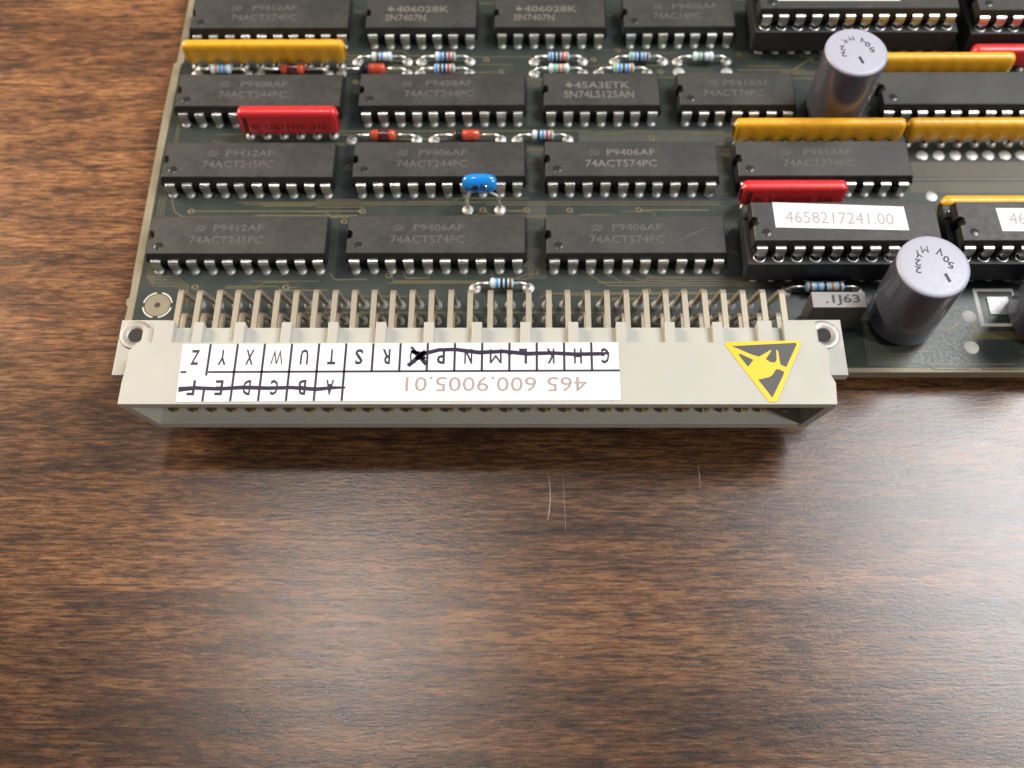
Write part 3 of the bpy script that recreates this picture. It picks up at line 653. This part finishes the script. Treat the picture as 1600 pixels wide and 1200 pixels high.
CC, CB, CA = contact(8.0, -8.35, -5.75, -23.3), contact(5.35, -10.3, -8.25, -23.9), contact(2.8, -12.0, -10.8, -23.4)
for i in range(32):
    for me in (CC, CB, CA): obj('contact_pin', me, conn, (6.573 + P * i + random.uniform(-.05, .05), random.uniform(-.06, .06) if me is not CA else 0, 0), (0, 0, random.uniform(-.006, .006)))
# revision label (printed to be read from the board side)
mb = MB(); zl = 10.005; X0, X1, Y0, Y1 = 8.75, 63.5, -25.45, -17.36
mb.poly([(8.9, -25.56), (63.51, -25.33), (63.48, -17.24), (8.63, -17.5)], zl, 'paper', .06)
zp = zl + .068; cw = (X1 - X0) / 16; ym = -21.35
sk = lambda x, y: (x, y + (x - 36) * .0044)
def ln(x0, y0, x1, y1, wd=.29, mt='ink'): mb.line([sk(x0, y0), sk(x1, y1)], wd, zp, mt)
ln(X0 + 3.6, ym, X1, ym); ln(X0 + .15, ym, X0 + .9, ym)
for k in range(1, 16): ln(X0 + cw * k, Y1 - .02, X0 + cw * k, ym - (.5 if k == 1 else 0))
for k in range(2, 7): ln(X0 + cw * k, ym, X0 + cw * k, Y0 + .05)
ln(X0 + cw, ym - 2.0, X0 + cw, Y0 + .05)
for k, c_ in enumerate('ZYXWUTSRQPNMLKHG'): mb.text(c_, *sk(X0 + cw * (k + .5), -19.35), zp, 2.15, 'ink', 1.0 if c_ != 'W' and c_ != 'M' else 1.5, math.pi, 'c', .0 if c_ in 'MW' else .022)
for k, c_ in enumerate('FEDCBA'): mb.text(c_, *sk(X0 + cw * (k + .5) + .1, -23.6), zp, 2.1, 'ink', .95, math.pi, 'c', .022)
mb.text('465 600.9005.01', 48.2, -23.2, zp, 2.1, 'stamp', 22.4, math.pi, 'c')
def mark(pts, wd): mb.line([sk(*p) for p in pts], [x * 1.3 for x in wd] if isinstance(wd, list) else wd * 1.1, zp + .012, 'marker')
mark([(9.0, -23.75), (11, -23.55), (14, -23.7), (17, -23.5), (20, -23.62), (23, -23.55), (26, -23.8), (28, -23.6), (29.6, -23.58)], [.55, .4, .38, .42, .4, .38, .42, .35, .2])
mark([(37.5, -18.6), (39, -18.9), (41, -18.35), (43, -18.3), (46, -18.75), (49, -18.6), (52, -18.95), (55, -18.85), (58, -19.05), (61, -19.0), (62.3, -18.9)], [.3, .45, .4, .4, .45, .4, .45, .4, .42, .4, .2])
mark([(37.2, -20.6), (38.4, -19.4), (39.3, -18.5)], .5); mark([(37.6, -18.3), (38.6, -19.3), (39.5, -20.4)], .5); mark([(38.1, -19.6), (38.9, -19.2), (39.2, -19.7)], .6)
mb.line([(48.2, -17.6), (49.6, -18.6), (51.4, -20.6)], .5, zp - .004, 'smear'); mb.line([(51.2, -17.6), (50.0, -18.8), (48.0, -20.4)], .4, zp - .004, 'smear'); mb.line([(18, -22.9), (26, -22.9), (29, -22.7)], .5, zp - .004, 'smear')
obj('revision_label', mb, conn, label='white revision label with upside-down letters partly struck out by marker')
# static warning sticker
mb = MB(); zs_ = 10.005
tri = [(76.8, -17.5), (76.95, -17.28), (77.2, -17.19), (86.0, -16.96), (86.3, -17.05), (86.42, -17.3), (86.36, -17.55), (82.62, -25.35), (82.4, -25.55), (81.65, -25.58), (81.45, -25.45)]
tri = [(x, min(y, -17.0)) for x, y in tri]
mb.poly(tri, zs_, 'sticker_yellow', .07); zz = zs_ + .078
for pts in ([(77.68, -17.79), (85.68, -17.33), (85.85, -17.5), (84.15, -20.77), (83.51, -20.45), (83.45, -20.01), (83.41, -18.79), (83.33, -18.31), (83.17, -18.4), (83.1, -19.62), (82.95, -20.0), (82.7, -20.13), (82.26, -20.07), (81.74, -19.65), (81.88, -19.43), (82.53, -18.53), (82.44, -18.34), (82.08, -18.6), (80.93, -19.3), (80.0, -18.98)],
            [(78.37, -18.98), (78.63, -18.88), (80.19, -19.75), (79.5, -20.67), (79.29, -20.51)], [(82.89, -21.05), (83.28, -21.09), (83.82, -21.4), (83.7, -21.84), (81.99, -24.99), (80.5, -22.51), (81.87, -22.16), (82.29, -21.91)]):
    mb.poly(pts, zz, 'sticker_grey')
obj('warning_sticker', mb, conn, label='yellow triangular static warning sticker with a dark grey hand symbol')
